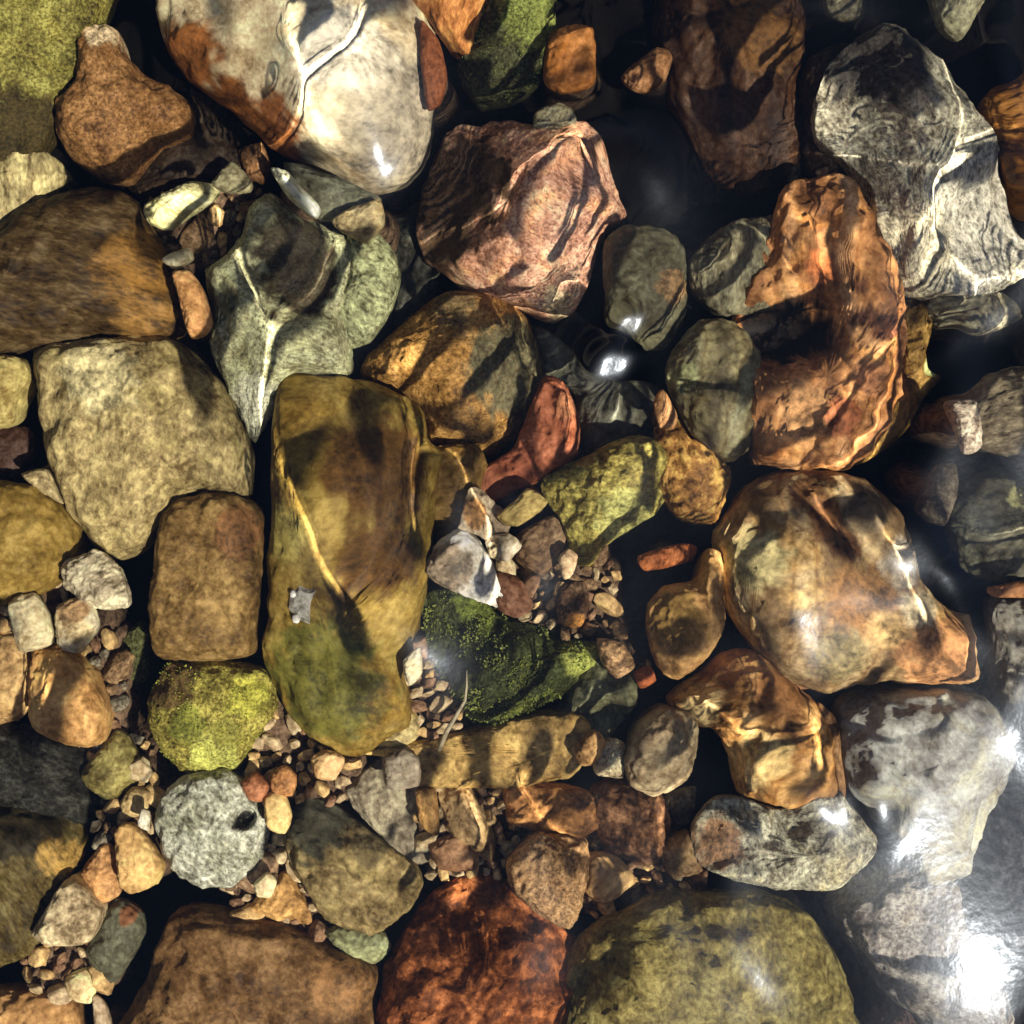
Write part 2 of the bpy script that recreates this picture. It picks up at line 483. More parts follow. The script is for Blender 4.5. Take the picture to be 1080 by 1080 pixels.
     [(478,556),(494,514),(512,514),(541,545),(531,576),(502,563)], dict(facets=4, n=3.5, patches=[(500,540,18,(150,108,64))])),
    ('pebble', 'small off-white pebble touching the right corner of the white angular pebble', 2, 'smooth', (206, 190, 166),
     [(513,566),(540,560),(552,575),(541,591),(519,587)], dict(facets=2)),
    ('pebble', 'brown flat pebble left of the yellow-green angular stone', 1, 'mottle', (112, 86, 60),
     [(549,560),(580,544),(597,565),(586,591),(565,606),(551,590)], dict(n=3.5)),
    ('pebble', 'dark red-brown pebble between the white angular pebble and the green mossy stone', 1, 'mottle', (92, 58, 38),
     [(524,604),(550,604),(562,635),(546,649),(524,640)], dict()),
    ('pebble', 'tiny pale pebble under the tip of the yellow-green angular stone', 2, 'smooth', (188, 158, 122),
     [(584,590),(597,579),(608,586),(606,606),(592,611)], dict()),
    ('pebble', 'dark brown pebble with an orange corner above the green mossy stone', 1, 'speck', (86, 62, 42),
     [(584,620),(614,614),(622,640),(612,661),(588,656)], dict(patches=[(606,655,10,(190,130,60))])),
    ('stone', 'dark green moss-covered stone in the lower middle', 2, 'moss', (50, 54, 18),
     [(428,640),(470,620),(502,635),(546,650),(600,674),(636,680),(632,700),(592,736),(560,752),(510,767),(488,750),(465,720),(442,690)], dict(thick=1.1, facets=2, patches=[(612,694,22,(158,164,78)),(500,640,30,(98,108,40))], moss=(2200, 3.6, (104,112,40), .05))),
    ('stone', 'dark grey-green stone right of the moss-covered stone', 1, 'mottle', (84, 82, 58),
     [(600,722),(634,690),(666,708),(672,742),(642,782),(620,793),(602,756)], dict(facets=2)),
    ('pebble', 'brown and white pebble at the right tip of the moss-covered stone', 2, 'rough', (170, 134, 96),
     [(630,674),(656,680),(669,704),(651,716),(635,700)], dict()),
    ('pebble', 'thin orange pebble lying in the black hollow right of centre', 0, 'streak', (176, 98, 46),
     [(672,586),(720,572),(738,577),(732,591),(680,602)], dict(top=-.055)),
    ('stone', 'smooth tan-brown oval stone right of the black hollow in the centre', 2, 'smooth', (178, 136, 82),
     [(684,640),(700,621),(738,612),(750,580),(766,590),(769,650),(751,690),(716,719),(694,706),(682,670)], dict(patches=[(712,655,30,(124,96,48))])),
    ('stone', 'large brown stone with pale rippled light and an orange lower right end', 3, 'band', (158, 136, 102),
     [(758,560),(790,510),(830,497),(880,499),(922,520),(952,555),(982,610),(1022,655),(1030,716),(930,722),(880,736),(838,720),(798,680),(778,650),(766,610)], dict(thick=.75, n=2.8, patches=[(990,690,44,(196,136,84)),(905,628,42,(142,98,54)),(852,525,20,(96,66,38)),(872,552,22,(92,60,34)),(893,575,18,(98,64,38)),(800,590,32,(164,150,104)),(915,540,22,(88,74,56)),(948,590,22,(172,156,134)),(968,640,24,(206,186,148)),(880,690,30,(150,132,88)),(930,660,20,(196,160,104))])),
    ('stone', 'tan curved stone with a bright ridge below the large brown stone', 2, 'band', (164, 126, 78),
     [(704,742),(740,716),(770,692),(800,684),(832,710),(862,750),(882,790),(880,842),(830,844),(788,837),(782,800),(758,772),(728,764)], dict(patches=[(820,735,34,(122,82,44)),(740,745,24,(186,160,110)),(805,805,28,(204,172,112))])),
    ('pebble', 'pale beige oval pebble left of the tan curved stone', 2, 'smooth', (164, 144, 112),
     [(661,800),(675,765),(700,749),(731,755),(740,780),(727,822),(690,840),(665,827)], dict(n=2.2)),
    ('stone', 'large pale grey rounded stone under the sun glare at the lower right', 2, 'smooth', (140, 138, 136),
     [(888,750),(920,730),(1000,719),(1042,729),(1067,770),(1062,822),(1032,862),(1012,922),(970,932),(920,852),(884,830),(878,790)], dict(n=2.3)),
    ('stone', 'dark charcoal rounded stone on the right edge with a pale green band', 1, 'mottle', (70, 68, 54),
     [(983,560),(1010,508),(1060,488),(1130,484),(1130,615),(1030,614),(994,602)], dict(patches=[(1068,522,14,(150,148,100)),(1060,585,30,(96,92,76))])),
    ('stone', 'grey-brown streaked stone on the right edge above the charcoal one', 1, 'streak', (108, 96, 76),
     [(1000,430),(1040,398),(1130,386),(1130,470),(1050,478),(1008,462)], dict()),
    ('pebble', 'tiny speckled pinkish white pebble at the tip of the grey-brown streaked stone', 2, 'rough', (188, 168, 148),
     [(1000,426),(1024,424),(1032,470),(1012,477),(1003,450)], dict()),
    ('pebble', 'narrow upright grey pebble above the charcoal rounded stone', 1, 'mottle', (100, 90, 76),
     [(958,540),(984,489),(1003,486),(1005,522),(986,557),(964,557)], dict()),
    ('stone', 'amber brown stone behind the rust-orange stone at the right', 0, 'mottle', (126, 94, 38),
     [(944,318),(984,308),(992,350),(986,386),(1001,402),(976,442),(950,472),(905,497),(925,440),(948,390)], dict(patches=[(990,388,10,(186,190,120))])),  # the small pale green patch is a painted glint
    ('stone', 'dull grey flat stone just below the grey speckled stone at the right', 0, 'mottle', (98, 92, 74),
     [(984,308),(1060,296),(1082,325),(1040,345),(1000,348)], dict()),
    ('stone', 'grey smooth stone on the right edge above the sun glare', 1, 'smooth', (118, 112, 104),
     [(1034,640),(1130,628),(1130,745),(1062,742),(1046,690)], dict()),
    ('pebble', 'thin orange-brown pebble on the right edge below the charcoal rounded stone', 1, 'smooth', (150, 100, 60),
     [(1038,622),(1120,613),(1120,634),(1046,634)], dict()),
    ('stone', 'rough light grey stone below the tan curved stone at the lower right', 2, 'rough', (150, 144, 126),
     [(734,880),(760,846),(830,846),(880,839),(916,864),(922,890),(882,932),(820,932),(774,927),(740,906)], dict(facets=3, patches=[(765,890,26,(120,88,62)),(805,890,22,(186,180,158))])),
    ('stone', 'large rounded olive boulder at the bottom edge', 3, 'scratch', (118, 104, 54),
     [(602,1010),(640,970),(720,946),(800,940),(852,960),(882,1000),(902,1060),(912,1140),(600,1140),(596,1060)], dict(thick=.8, n=2.3)),
    ('stone', 'rust-red stone at the bottom edge left of the olive boulder', 3, 'rust', (122, 66, 26),
     [(412,1010),(438,965),(480,929),(530,924),(572,960),(612,1000),(614,1035),(594,1062),(580,1140),(388,1140),(398,1056)], dict(thick=.95, n=2.4, amp=1.3, facets=2)),
    ('stone', 'large flat brown slab at the bottom edge left of the rust-red stone', 2, 'mottle', (104, 74, 40),
     [(178,972),(204,960),(300,976),(352,1000),(397,1020),(398,1052),(384,1140),(104,1140),(136,1060)], dict(n=3.2, thick=.8, patches=[(360,1040,34,(128,92,54))])),
    ('stone', 'dark grey-topped stone with a buff face above the brown slab', 2, 'mottle', (136, 116, 74),
     [(298,872),(320,842),(350,850),(392,880),(432,910),(447,936),(432,962),(400,982),(343,971),(318,930),(303,906)], dict(facets=4, n=3.2, patches=[(330,865,40,(60,58,46)),(390,890,24,(88,76,50))])),
    ('pebble', 'small grey-green pebble below the buff-faced stone', 1, 'mottle', (134, 134, 96),
     [(340,985),(360,975),(400,981),(412,1000),(396,1017),(364,1006)], dict()),
    ('stone', 'round pale grey pitted stone with a black hole', 2, 'rough', (172, 172, 156),
     [(164,860),(180,829),(200,814),(240,809),(266,830),(282,870),(276,906),(250,932),(215,937),(180,916)], dict(n=3, dent=(257,866,10,.014), patches=[(257,866,8,(20,16,14))])),  # near-black patch paints the shade inside the hole
    ('stone', 'yellow-green mossy stone left of the olive leaf-shaped stone', 2, 'moss', (142, 130, 54),
     [(160,778),(154,740),(170,711),(180,694),(240,700),(281,710),(294,746),(272,780),(250,811),(215,822),(190,812)], dict(patches=[(180,722,30,(84,66,34)),(225,795,26,(176,176,84)),(262,735,22,(168,164,60)),(200,760,20,(116,118,44)),(240,770,16,(120,116,48))], moss=(500, 2.4, (132,136,42), -.08))),
    ('pebble', 'cream oval pebble below the olive-amber stone on the left', 2, 'smooth', (206, 188, 150),
     [(9,636),(35,624),(51,650),(54,681),(20,687)], dict(n=2.4)),
    ('pebble', 'grey-white ridged pebble below the corner of the scratched stone', 2, 'streak', (176, 162, 136),
     [(64,596),(100,580),(126,601),(136,640),(100,642),(70,622)], dict(amp=1.6)),
    ('pebble', 'white-grey blunt pebble right of the cream oval pebble', 2, 'smooth', (196, 182, 156),
     [(60,640),(90,629),(104,660),(82,691),(61,681)], dict(patches=[(76,645,16,(150,118,82))])),
    ('stone', 'smooth peach stone below the cream oval pebble on the left', 2, 'smooth', (204, 154, 92),
     [(34,690),(60,682),(86,705),(109,750),(104,782),(75,783),(37,760)], dict(n=2.6)),
    ('stone', 'rough tan stone on the left edge beside the smooth peach stone', 1, 'mottle', (180, 142, 92),
     [(-40,668),(20,669),(36,700),(36,742),(20,762),(-40,762)], dict()),
    ('stone', 'black rock on the left edge below the smooth peach stone', 1, 'rough', (34, 32, 24),
     [(-60,764),(40,764),(80,780),(104,830),(100,875),(70,880),(-60,856)], dict()),
    ('stone', 'olive streaked stone on the left edge below the black rock', 2, 'streak', (78, 64, 27),
     [(-60,850),(40,848),(86,872),(82,910),(52,960),(32,1006),(-60,1030)], dict(n=2.2, patches=[(30,870,40,(40,34,18)),(60,905,20,(150,118,58))])),
    ('pebble', 'khaki pebble right of the black rock on the left', 1, 'mottle', (126, 114, 62),
     [(84,812),(120,769),(142,790),(148,828),(110,844)], dict(facets=2)),
    ('pebble', 'peach tan pebble left of the round pitted stone', 2, 'smooth', (204, 162, 102),
     [(121,876),(140,869),(172,910),(166,932),(140,942),(124,930)], dict(facets=2)),
    ('pebble', 'orange-brown pebble left of the peach tan pebble', 1, 'mottle', (182, 130, 78),
     [(86,920),(110,889),(122,900),(127,942),(105,952)], dict()),
    ('pebble', 'pale buff triangular pebble near the lower left edge', 2, 'mottle', (188, 166, 130),
     [(36,981),(74,924),(106,960),(96,992),(55,997)], dict(n=3.4)),
    ('pebble', 'dark slate oval pebble right of the pale buff triangular pebble', 1, 'smooth', (82, 80, 62),
     [(90,1000),(120,949),(146,960),(152,986),(122,1037),(100,1022)], dict(patches=[(135,965,10,(116,74,46))])),
    ('stone', 'flat tan stone in the lower left corner', 1, 'smooth', (178, 132, 80),
     [(-50,1052),(60,1045),(82,1066),(80,1130),(-50,1130)], dict()),
    ('pebble', 'cream knobbly pebble above the flat tan corner stone', 1, 'mottle', (204, 174, 126),
     [(69,1030),(90,1021),(102,1040),(96,1057),(75,1052)], dict()),
    ('pebble', 'white sliver pebble right of the flat tan corner stone', 1, 'smooth', (204, 180, 150),
     [(98,1050),(112,1058),(122,1100),(104,1104)], dict()),
    ('pebble', 'tan pointed pebble left of the buff-faced stone', 1, 'mottle', (174, 130, 72),
     [(263,956),(300,919),(321,950),(327,976),(300,972)], dict(facets=2)),
    ('pebble', 'yellow cream pebble touching the right side of the round pitted stone', 2, 'smooth', (212, 176, 114),
     [(279,840),(298,834),(308,860),(301,880),(281,872)], dict()),
    ('pebble', 'rosy grey pebble under the right side of the round pitted stone', 1, 'mottle', (150, 120, 92),
     [(248,931),(270,898),(292,905),(290,932),(265,942)], dict()),
    ('stone', 'long flat tan stone below the moss-covered stone', 1, 'mottle', (166, 134, 76),
     [(378,792),(440,779),(520,764),(600,749),(622,765),(622,792),(600,821),(560,831),(500,831),(440,830),(424,802)], dict(n=4, thick=.8)),
    ('stone', 'grey angular stone below the left end of the long flat tan stone', 1, 'mottle', (134, 122, 102),
     [(360,826),(400,800),(422,800),(442,830),(442,880),(457,906),(440,914),(398,880),(372,850)], dict(facets=3)),
    ('pebble', 'round grey pebble on the upper end of the grey angular stone', 2, 'smooth', (142, 128, 112),
     [(403,800),(425,789),(441,800),(442,830),(408,832)], dict()),
    ('pebble', 'tan lengthwise pebble with a white lit edge below the long flat tan stone', 1, 'mottle', (176, 144, 100),
     [(463,830),(495,830),(527,885),(521,907),(490,891),(468,870)], dict(facets=2)),
    ('pebble', 'brown rounded pebble at the foot of the white-edged tan pebble', 1, 'smooth', (138, 100, 70),
     [(453,892),(480,879),(507,900),(502,917),(465,917)], dict()),
    ('pebble', 'small ochre pebble between the grey angular stone and the white-edged tan pebble', 1, 'mottle', (150, 112, 62),
     [(438,834),(460,834),(464,880),(445,872)], dict()),
    ('stone', 'brown stone under the right half of the long flat tan stone', 1, 'mottle', (160, 110, 60),
     [(533,830),(570,827),(622,839),(632,870),(602,892),(560,877),(535,870)], dict(n=3.2)),
    ('stone', 'speckled tan round stone above the rust-red stone', 2, 'speck', (164, 124, 82),
     [(538,906),(570,879),(612,890),(622,920),(617,956),(600,982),(568,966),(543,941)], dict(n=2.8)),
    ('pebble', 'small tan pebble between the speckled tan stone and the dark reddish stone', 1, 'smooth', (182, 144, 94),
     [(618,904),(650,909),(667,935),(640,947),(619,931)], dict()),
    ('stone', 'dark reddish speckled stone below the beige oval pebble', 1, 'rust', (104, 70, 44),
     [(618,840),(650,824),(692,830),(712,870),(697,912),(664,917),(628,891)], dict(amp=1.3)),
    ('pebble', 'small white and brown pebble above the dark reddish speckled stone', 1, 'speck', (190, 166, 132),
     [(626,801),(640,779),(661,785),(659,820),(629,817)], dict()),
    ('pebble', 'dull brown pebble between the dark reddish stone and the rough light grey stone', 1, 'mottle', (122, 96, 66),
     [(699,890),(730,879),(747,915),(710,927),(698,906)], dict()),
    ('pebble', 'glinting dark pebble right of the dark reddish speckled stone', 0, 'rough', (110, 98, 76),
     [(703,840),(737,829),(732,872),(714,877)], dict()),
    ('stone', 'large pale lavender-grey stone below the sun glare in the lower right', 1, 'speck', (150, 142, 138),
     [(878,940),(920,908),(1000,898),(1014,960),(1044,1020),(1066,1080),(1085,1140),(985,1140),(966,1072),(940,1050),(904,1000),(878,962)], dict(n=3)),
    ('stone', 'dull purple-brown stone at the bottom edge near the lower right corner', 0, 'smooth', (112, 86, 80),
     [(920,1066),(960,1050),(1004,1080),(1010,1140),(915,1140)], dict()),
    ('stone', 'blue-grey stone on the right edge in the sun glare', 0, 'smooth', (96, 96, 104),
     [(1030,872),(1080,832),(1140,830),(1140,1010),(1062,1004),(1022,950)], dict()),
    ('pebble', 'tiny white sliver pebble above the peach tan pebble', 2, 'smooth', (220, 212, 190),
     [(145,870),(149,853),(158,856),(157,876)], dict()),
    ('pebble', 'tiny off-white pebble at the lower left tip of the moss-covered stone', 2, 'smooth', (206, 196, 170),
     [(424,690),(436,679),(442,704),(431,717)], dict()),
    ('pebble', 'pale buff pebble under the lower right edge of the olive leaf-shaped stone', 1, 'mottle', (176, 156, 106),
     [(394,786),(434,742),(442,774),(422,788)], dict()),
    ('pebble', 'dark green pebble in the gap left of the brown rectangular slab', 0, 'moss', (62, 62, 28),
     [(124,680),(150,654),(162,690),(156,717),(134,722)], dict()),
    ('pebble', 'peach blunt pebble at the upper end of the grey angular stone', 2, 'smooth', (204, 160, 112),
     [(328,800),(345,791),(364,800),(353,823),(334,821)], dict(facets=2)),
    ('pebble', 'orange-tan roundish pebble above the yellow cream pebble', 2, 'mottle', (180, 122, 70),
     [(284,820),(298,807),(313,818),(309,839),(290,839)], dict()),
    ('pebble', 'red-brown pebble at the upper right rim of the round pitted stone', 2, 'mottle', (146, 90, 58),
     [(254,825),(270,814),(284,830),(277,846),(262,843)], dict()),
    ('pebble', 'buff lumpy pebble below the khaki pebble', 1, 'mottle', (170, 144, 98),
     [(126,846),(140,829),(159,835),(156,856),(135,863)], dict()),
    ('pebble', 'tiny orange pebble below the smooth tan-brown oval stone', 1, 'smooth', (178, 100, 58),
     [(667,711),(685,704),(692,720),(675,728)], dict()),
    ('pebble', 'narrow brown pebble right of the tan curved stone', 1, 'mottle', (132, 96, 60),
     [(860,744),(884,768),(888,832),(876,842),(868,790)], dict()),
    ('pebble', 'small glinting brown pebble in the crevice below the large brown stone', 0, 'rough', (130, 90, 58),
     [(829,700),(848,704),(858,722),(840,730)], dict()),
    ('pebble', 'small brown pebble on the right tip of the long flat tan stone', 2, 'mottle', (150, 112, 66),
     [(606,790),(626,770),(640,782),(628,806),(612,808)], dict()),
    ('pebble', 'tiny cream pebble beside the rosy grey pebble', 2, 'smooth', (206, 180, 140),
     [(268,932),(282,920),(292,930),(286,946),(272,946)], dict()),
    ('pebble', 'dim brown pebble deep in the gap above the grey-green forked stone', 0, 'mottle', (112, 78, 46),
     [(252,160),(280,150),(292,176),(280,198),(262,190)], dict()),
    ('stone', 'dim dark grey stone deep in the black gap left of the pinkish red stone', 0, 'mottle', (52, 52, 44),
     [(400,250),(440,210),(470,260),(455,330),(415,345)], dict(top=-.078)),
]


def build():
    for i, (nm, lb, lv, sty, rgb, pts, op) in enumerate(S):
        cat = 'pebble' if nm == 'pebble' else 'stone'
        moss = op.pop('moss', None)
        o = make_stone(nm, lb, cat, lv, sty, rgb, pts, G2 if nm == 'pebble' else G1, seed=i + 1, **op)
        if moss:
            add_moss(o, *moss, seed=i)


MOSS_MATS = {}


def add_moss(o, count, size, rgb, cover, seed=0):
    """small fronds on the upper faces of a stone: one child mesh"""
    rnd = random.Random(seed)
    me = o.data
    polys = [p for p in me.polygons if p.normal.z > .05 and p.center.z > 0]
    off = Vector((seed * 1.7, 3.1, 0))
    w = []
    for p in polys:
        f = noise.fractal(p.center * 60 + off, .9, 2, 3)
        w.append(p.area * max(0, min(1, (f + cover) * 3)))
    if sum(w) <= 0:
        return
    V, Q = [], []
    for p in rnd.choices(polys, w, k=count):
        vs = [me.vertices[i].co for i in p.vertices]
        u, v = rnd.random(), rnd.random()
        b = (vs[0].lerp(vs[1], u)).lerp(vs[-1].lerp(vs[2], u), v)
        L = size * PX * rnd.uniform(.5, 1.3)
        a = rnd.uniform(0, 6.283)
        d = (p.normal + Vector((math.cos(a), math.sin(a), 0)) * rnd.uniform(.3, 1.3)).normalized()
        sd = d.cross(Vector((rnd.uniform(-1, 1), rnd.uniform(-1, 1), 1))).normalized() * L * .28
        i = len(V)
        t = b + d * L
        mid = b + d * L * .5 + p.normal * L * .12
        V += [b - sd * .4, b + sd * .4, mid + sd, t, mid - sd]
        Q += [(i, i + 1, i + 2, i + 4)]
        Q += [(i + 4, i + 2, i + 3, i + 3)]
    T = [(q[0], q[1], q[2]) for q in Q if q[2] == q[3]]
    Q = [q for q in Q if q[2] != q[3]]
    m2 = np_mesh('moss', np.array([tuple(v) for v in V]), Q, T, smooth=False)
    if rgb not in MOSS_MATS:
        MOSS_MATS[rgb] = simple_mat('moss_green', lin(rgb), .7)
    m2.materials.append(MOSS_MATS[rgb])
    tag(link('moss', m2, o), kind='stuff')


build()

# ------------------------------------------------------------------ small pebbles, one object each
PEBBLE_MATS = [stone_mat('pebble_' + k, c, st) for k, c, st in (
    ('tan', (182, 146, 96), 'mottle'), ('red_brown', (150, 114, 86), 'mottle'), ('cream', (208, 186, 148), 'smooth'),
    ('brown', (126, 98, 68), 'speck'), ('grey', (130, 120, 102), 'speck'), ('buff', (188, 160, 124), 'mottle'))]


def make_pebble_mesh(k):
    rnd = random.Random(900 + k)
    bm = bmesh.new()
    bmesh.ops.create_icosphere(bm, subdivisions=3, radius=1)
    sx, sy, sz = rnd.uniform(.75, 1.2), rnd.uniform(.6, .95), rnd.uniform(.45, .7)
    off = Vector((k * 3.3, k * 1.7, 0))
    pl = [(Vector((rnd.uniform(-1, 1), rnd.uniform(-1, 1), rnd.uniform(-.2, 1))).normalized(), rnd.uniform(.45, .75)) for _ in range(8)]
    for v in bm.verts:
        for nn, d in pl:
            e = v.co.dot(nn) - d
            if e > 0:
                v.co -= nn * e * .95
        v.co *= 1 + .16 * noise.fractal(v.co * 1.6 + off, .9, 2, 3)
        v.co = Vector((v.co.x * sx, v.co.y * sy, v.co.z * sz))
    me = bpy.data.meshes.new('pebble')
    bm.to_mesh(me)
    bm.free()
    for p in me.polygons:
        p.use_smooth = True
    me.color_attributes.new('pigment_and_shade', 'FLOAT_COLOR', 'POINT')
    z = np.zeros(len(me.vertices) * 4, np.float32)
    me.color_attributes['pigment_and_shade'].data.foreach_set('color', z)
    return me


PMESH = []
for k in range(12):
    for mi, mm in enumerate(PEBBLE_MATS):
        me = make_pebble_mesh(k) if mi == 0 else PMESH[k * len(PEBBLE_MATS)].copy()
        me.materials.clear()
        # scale lives in the object; keep noise size by its own material mapping
        me.materials.append(mm)
        PMESH.append(me)


def baked_pebble(src, r, rot):
    me = src.copy()
    V = np.zeros(len(me.vertices) * 3, np.float32)
    me.vertices.foreach_get('co', V)
    V = V.reshape(-1, 3) * r
    me.vertices.foreach_set('co', V.ravel())
    me.update()
    return me


GRAVEL = [
    ('small red-brown gravel pebble between the yellow-green mossy stone and the round pitted stone', [(245,795),(290,740),(345,785),(380,800),(365,845),(310,845),(285,850),(262,822)], 102, 5, 16, -.047, [0,0,1,2,5,5]),
    ('small gravel pebble among the rubble left of the round pitted stone', [(105,840),(150,800),(170,830),(165,870),(125,880),(100,890)], 51, 5, 16, -.052, [0,1,3,4,2]),
    ('small brown gravel pebble above the moss-covered stone', [(525,590),(600,560),(650,600),(650,675),(600,672),(545,650)], 57, 5, 16, -.052, [0,1,3,2,5]),
    ('small pebble in the crack between the olive leaf-shaped stone and the moss-covered stone', [(420,680),(445,690),(490,760),(480,785),(425,790)], 40, 5, 16, -.050, [0,1,2,5]),
    ('small reddish gravel pebble below the pale buff triangular pebble', [(20,990),(95,985),(112,1035),(70,1050),(30,1045)], 51, 5, 16, -.052, [1,0,5,2,0]),
    ('small gravel pebble right of the smooth peach stone', [(85,690),(110,650),(130,690),(130,780),(112,800)], 37, 5, 16, -.058, [0,1,3,4]),
    ('small gravel pebble beside the dark reddish speckled stone', [(615,890),(700,900),(755,905),(745,945),(640,965),(615,945)], 40, 5, 16, -.058, [0,3,4,1]),
    ('small gravel pebble around the brown rounded pebble in the lower middle', [(435,820),(540,830),(550,900),(520,930),(450,925)], 44, 5, 16, -.054, [0,1,2,5]),
    ('small gravel pebble below the right side of the round pitted stone', [(240,925),(300,870),(325,915),(335,990),(255,965)], 44, 5, 16, -.054, [0,1,2,5]),
    ('small dim gravel pebble in the gap above the grey-green forked stone', [(150,215),(245,195),(290,215),(250,265),(200,285)], 34, 5, 16, -.070, [3,4,3,0]),
    ('small pebble in the seam left of the cream oval pebble', [(-10,640),(60,600),(70,640),(60,700),(-10,690)], 30, 5, 16, -.054, [0,2,5,1]),
    ('small dim pebble in the gap beside the khaki pebble', [(60,770),(125,760),(160,790),(165,830),(110,860)], 27, 4, 11, -.062, [0,3,4]),
]
big = [(B, c, zc, h) for (_, B, c, zc, h, R) in STONES]


def inside(B, x, y):
    X, Y = B[:, 0], B[:, 1]
    X2, Y2 = np.roll(X, -1), np.roll(Y, -1)
    with np.errstate(divide='ignore', invalid='ignore'):
        cr = ((Y > y) != (Y2 > y)) & (x < (X2 - X) * (y - Y) / (Y2 - Y) + X)
    return (cr.sum() % 2) == 1


bb = [(B[:, 0].min(), B[:, 0].max(), B[:, 1].min(), B[:, 1].max()) for B, *_ in big]


def covered(x, y, z):
    for (B, c, zc, h), q in zip(big, bb):
        if q[0] < x < q[1] and q[2] < y < q[3] and zc + h > z and inside(B, x, y):
            return True
    return False


def scatter_pebbles():
    done = []
    for (label, poly, count, r0, r1, z, pal) in GRAVEL:
        rnd = random.Random(hash(label) % 1 + len(label) * 13 + count)
        pw = np.array([P(x, y, z) for x, y in poly])
        lo, hi = pw.min(0), pw.max(0)
        made = tries = 0
        while made < count and tries < count * 60:
            tries += 1
            x, y = rnd.uniform(lo[0], hi[0]), rnd.uniform(lo[1], hi[1])
            if not inside(pw, x, y) or covered(x, y, z):
                continue
            r = (r0 + (r1 - r0) * rnd.random() ** 1.7) * (1 if made > count * .4 else 1.45) * PX
            if any((x - a) ** 2 + (y - b) ** 2 < (.72 * (r + q)) ** 2 for a, b, q in done):
                continue
            done.append((x, y, r))
            src = PMESH[rnd.randrange(12) * len(PEBBLE_MATS) + rnd.choice(pal)]
            o = link('pebble', baked_pebble(src, r, 0))
            o.location = (x, y, z + rnd.uniform(-.25, .35) * r)
            o.rotation_euler = (rnd.uniform(-.4, .4), rnd.uniform(-.4, .4), rnd.uniform(0, 6.28))
            tag(o, label, 'pebble', G2)
            FOOT.append((x, y, r, z - .2 * r, 5))
            made += 1


scatter_pebbles()
for (label, poly, count, r0, r1, z, pal) in GRAVEL:
    pw = np.array([P(x, y, z) for x, y in poly])
    for gx in np.arange(pw[:, 0].min(), pw[:, 0].max(), .006):
        for gy in np.arange(pw[:, 1].min(), pw[:, 1].max(), .006):
            if inside(pw, gx, gy):
                FOOT.append((gx, gy, .007, z - .0035, 5))

# ------------------------------------------------------------------ stream bed
def bed_height(X, Y):
    Z = np.full_like(X, BED)
    for (x, y, r, z, rmin) in FOOT:
        if rmin > 30:
            continue
        d2 = (X - x) ** 2 + (Y - y) ** 2
        rr = r * 1.15
        w = np.exp(-(d2 / rr ** 2) ** 1.5)
        Z = np.maximum(Z, BED + (z - BED) * w)
    return Z


def grid_sheet(half, n, outer, hf):
    xs = np.linspace(-half, half, n)
    X, Y = np.meshgrid(xs, xs)
    Z = hf(X, Y)
    V = np.stack([X, Y, Z], -1).reshape(-1, 3)
    i = np.arange(n - 1)
    I, J = np.meshgrid(i, i, indexing='ij')
    a = (I * n + J).ravel()
    Q = np.stack([a, a + 1, a + n + 1, a + n], 1)
    # skirt to the far edge
    ring = [j for j in range(n)] + [k * n + n - 1 for k in range(1, n)] + [(n - 1) * n + j for j in range(n - 2, -1, -1)] + [k * n for k in range(n - 2, 0, -1)]
    base = len(V)
    O = []
    for r in ring:
        x, y = V[r, 0], V[r, 1]
        m = max(abs(x), abs(y))
        O.append((x / m * outer, y / m * outer, V[r, 2]))
    V = np.vstack([V, O])
    rn = len(ring)
    Q2 = [(ring[k], base + k, base + (k + 1) % rn, ring[(k + 1) % rn]) for k in range(rn)]
    return V, np.vstack([Q, Q2])


def bed_hf(X, Y):
    Z = bed_height(X, Y)
    Zn = np.zeros_like(Z)
    r = np.random.default_rng(4)
    for k in range(40):
        a = r.uniform(0, 6.283)
        wl = r.uniform(.006, .06)
        Zn += wl * .012 * np.sin((X * np.cos(a) + Y * np.sin(a)) * 6.283 / wl + r.uniform(0, 6.28))
    return Z + Zn


V, Q = grid_sheet(.42, 420, 4.0, bed_hf)
me = np_mesh('stream_bed', V, Q)
mb = bpy.data.materials.new('silt_and_sand')
mb.use_nodes = True
nt = mb.node_tree
L = nt.links.new
b = nt.nodes['Principled BSDF']
geo = nd(nt, 'ShaderNodeNewGeometry')
sx = nd(nt, 'ShaderNodeSeparateXYZ')
L(geo.outputs['Position'], sx.inputs[0])
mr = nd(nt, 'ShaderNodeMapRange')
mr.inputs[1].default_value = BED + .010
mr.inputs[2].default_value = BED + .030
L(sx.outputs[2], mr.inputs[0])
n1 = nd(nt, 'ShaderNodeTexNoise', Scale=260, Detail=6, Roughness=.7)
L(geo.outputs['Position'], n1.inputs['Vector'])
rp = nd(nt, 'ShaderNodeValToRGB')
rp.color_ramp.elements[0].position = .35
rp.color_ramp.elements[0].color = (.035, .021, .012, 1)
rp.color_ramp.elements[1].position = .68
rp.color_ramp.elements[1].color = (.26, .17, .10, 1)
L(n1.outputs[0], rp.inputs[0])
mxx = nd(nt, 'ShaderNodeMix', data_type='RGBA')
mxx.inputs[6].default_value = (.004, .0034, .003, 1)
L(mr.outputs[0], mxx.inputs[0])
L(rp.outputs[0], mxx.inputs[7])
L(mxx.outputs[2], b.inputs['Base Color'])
b.inputs['Roughness'].default_value = .9
b.inputs['Specular IOR Level'].default_value = .03
bp = nd(nt, 'ShaderNodeBump', Strength=.8, Distance=.002)
L(n1.outputs[0], bp.inputs['Height'])
L(bp.outputs[0], b.inputs['Normal'])
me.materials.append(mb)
tag(link('stream_bed', me), kind='structure')

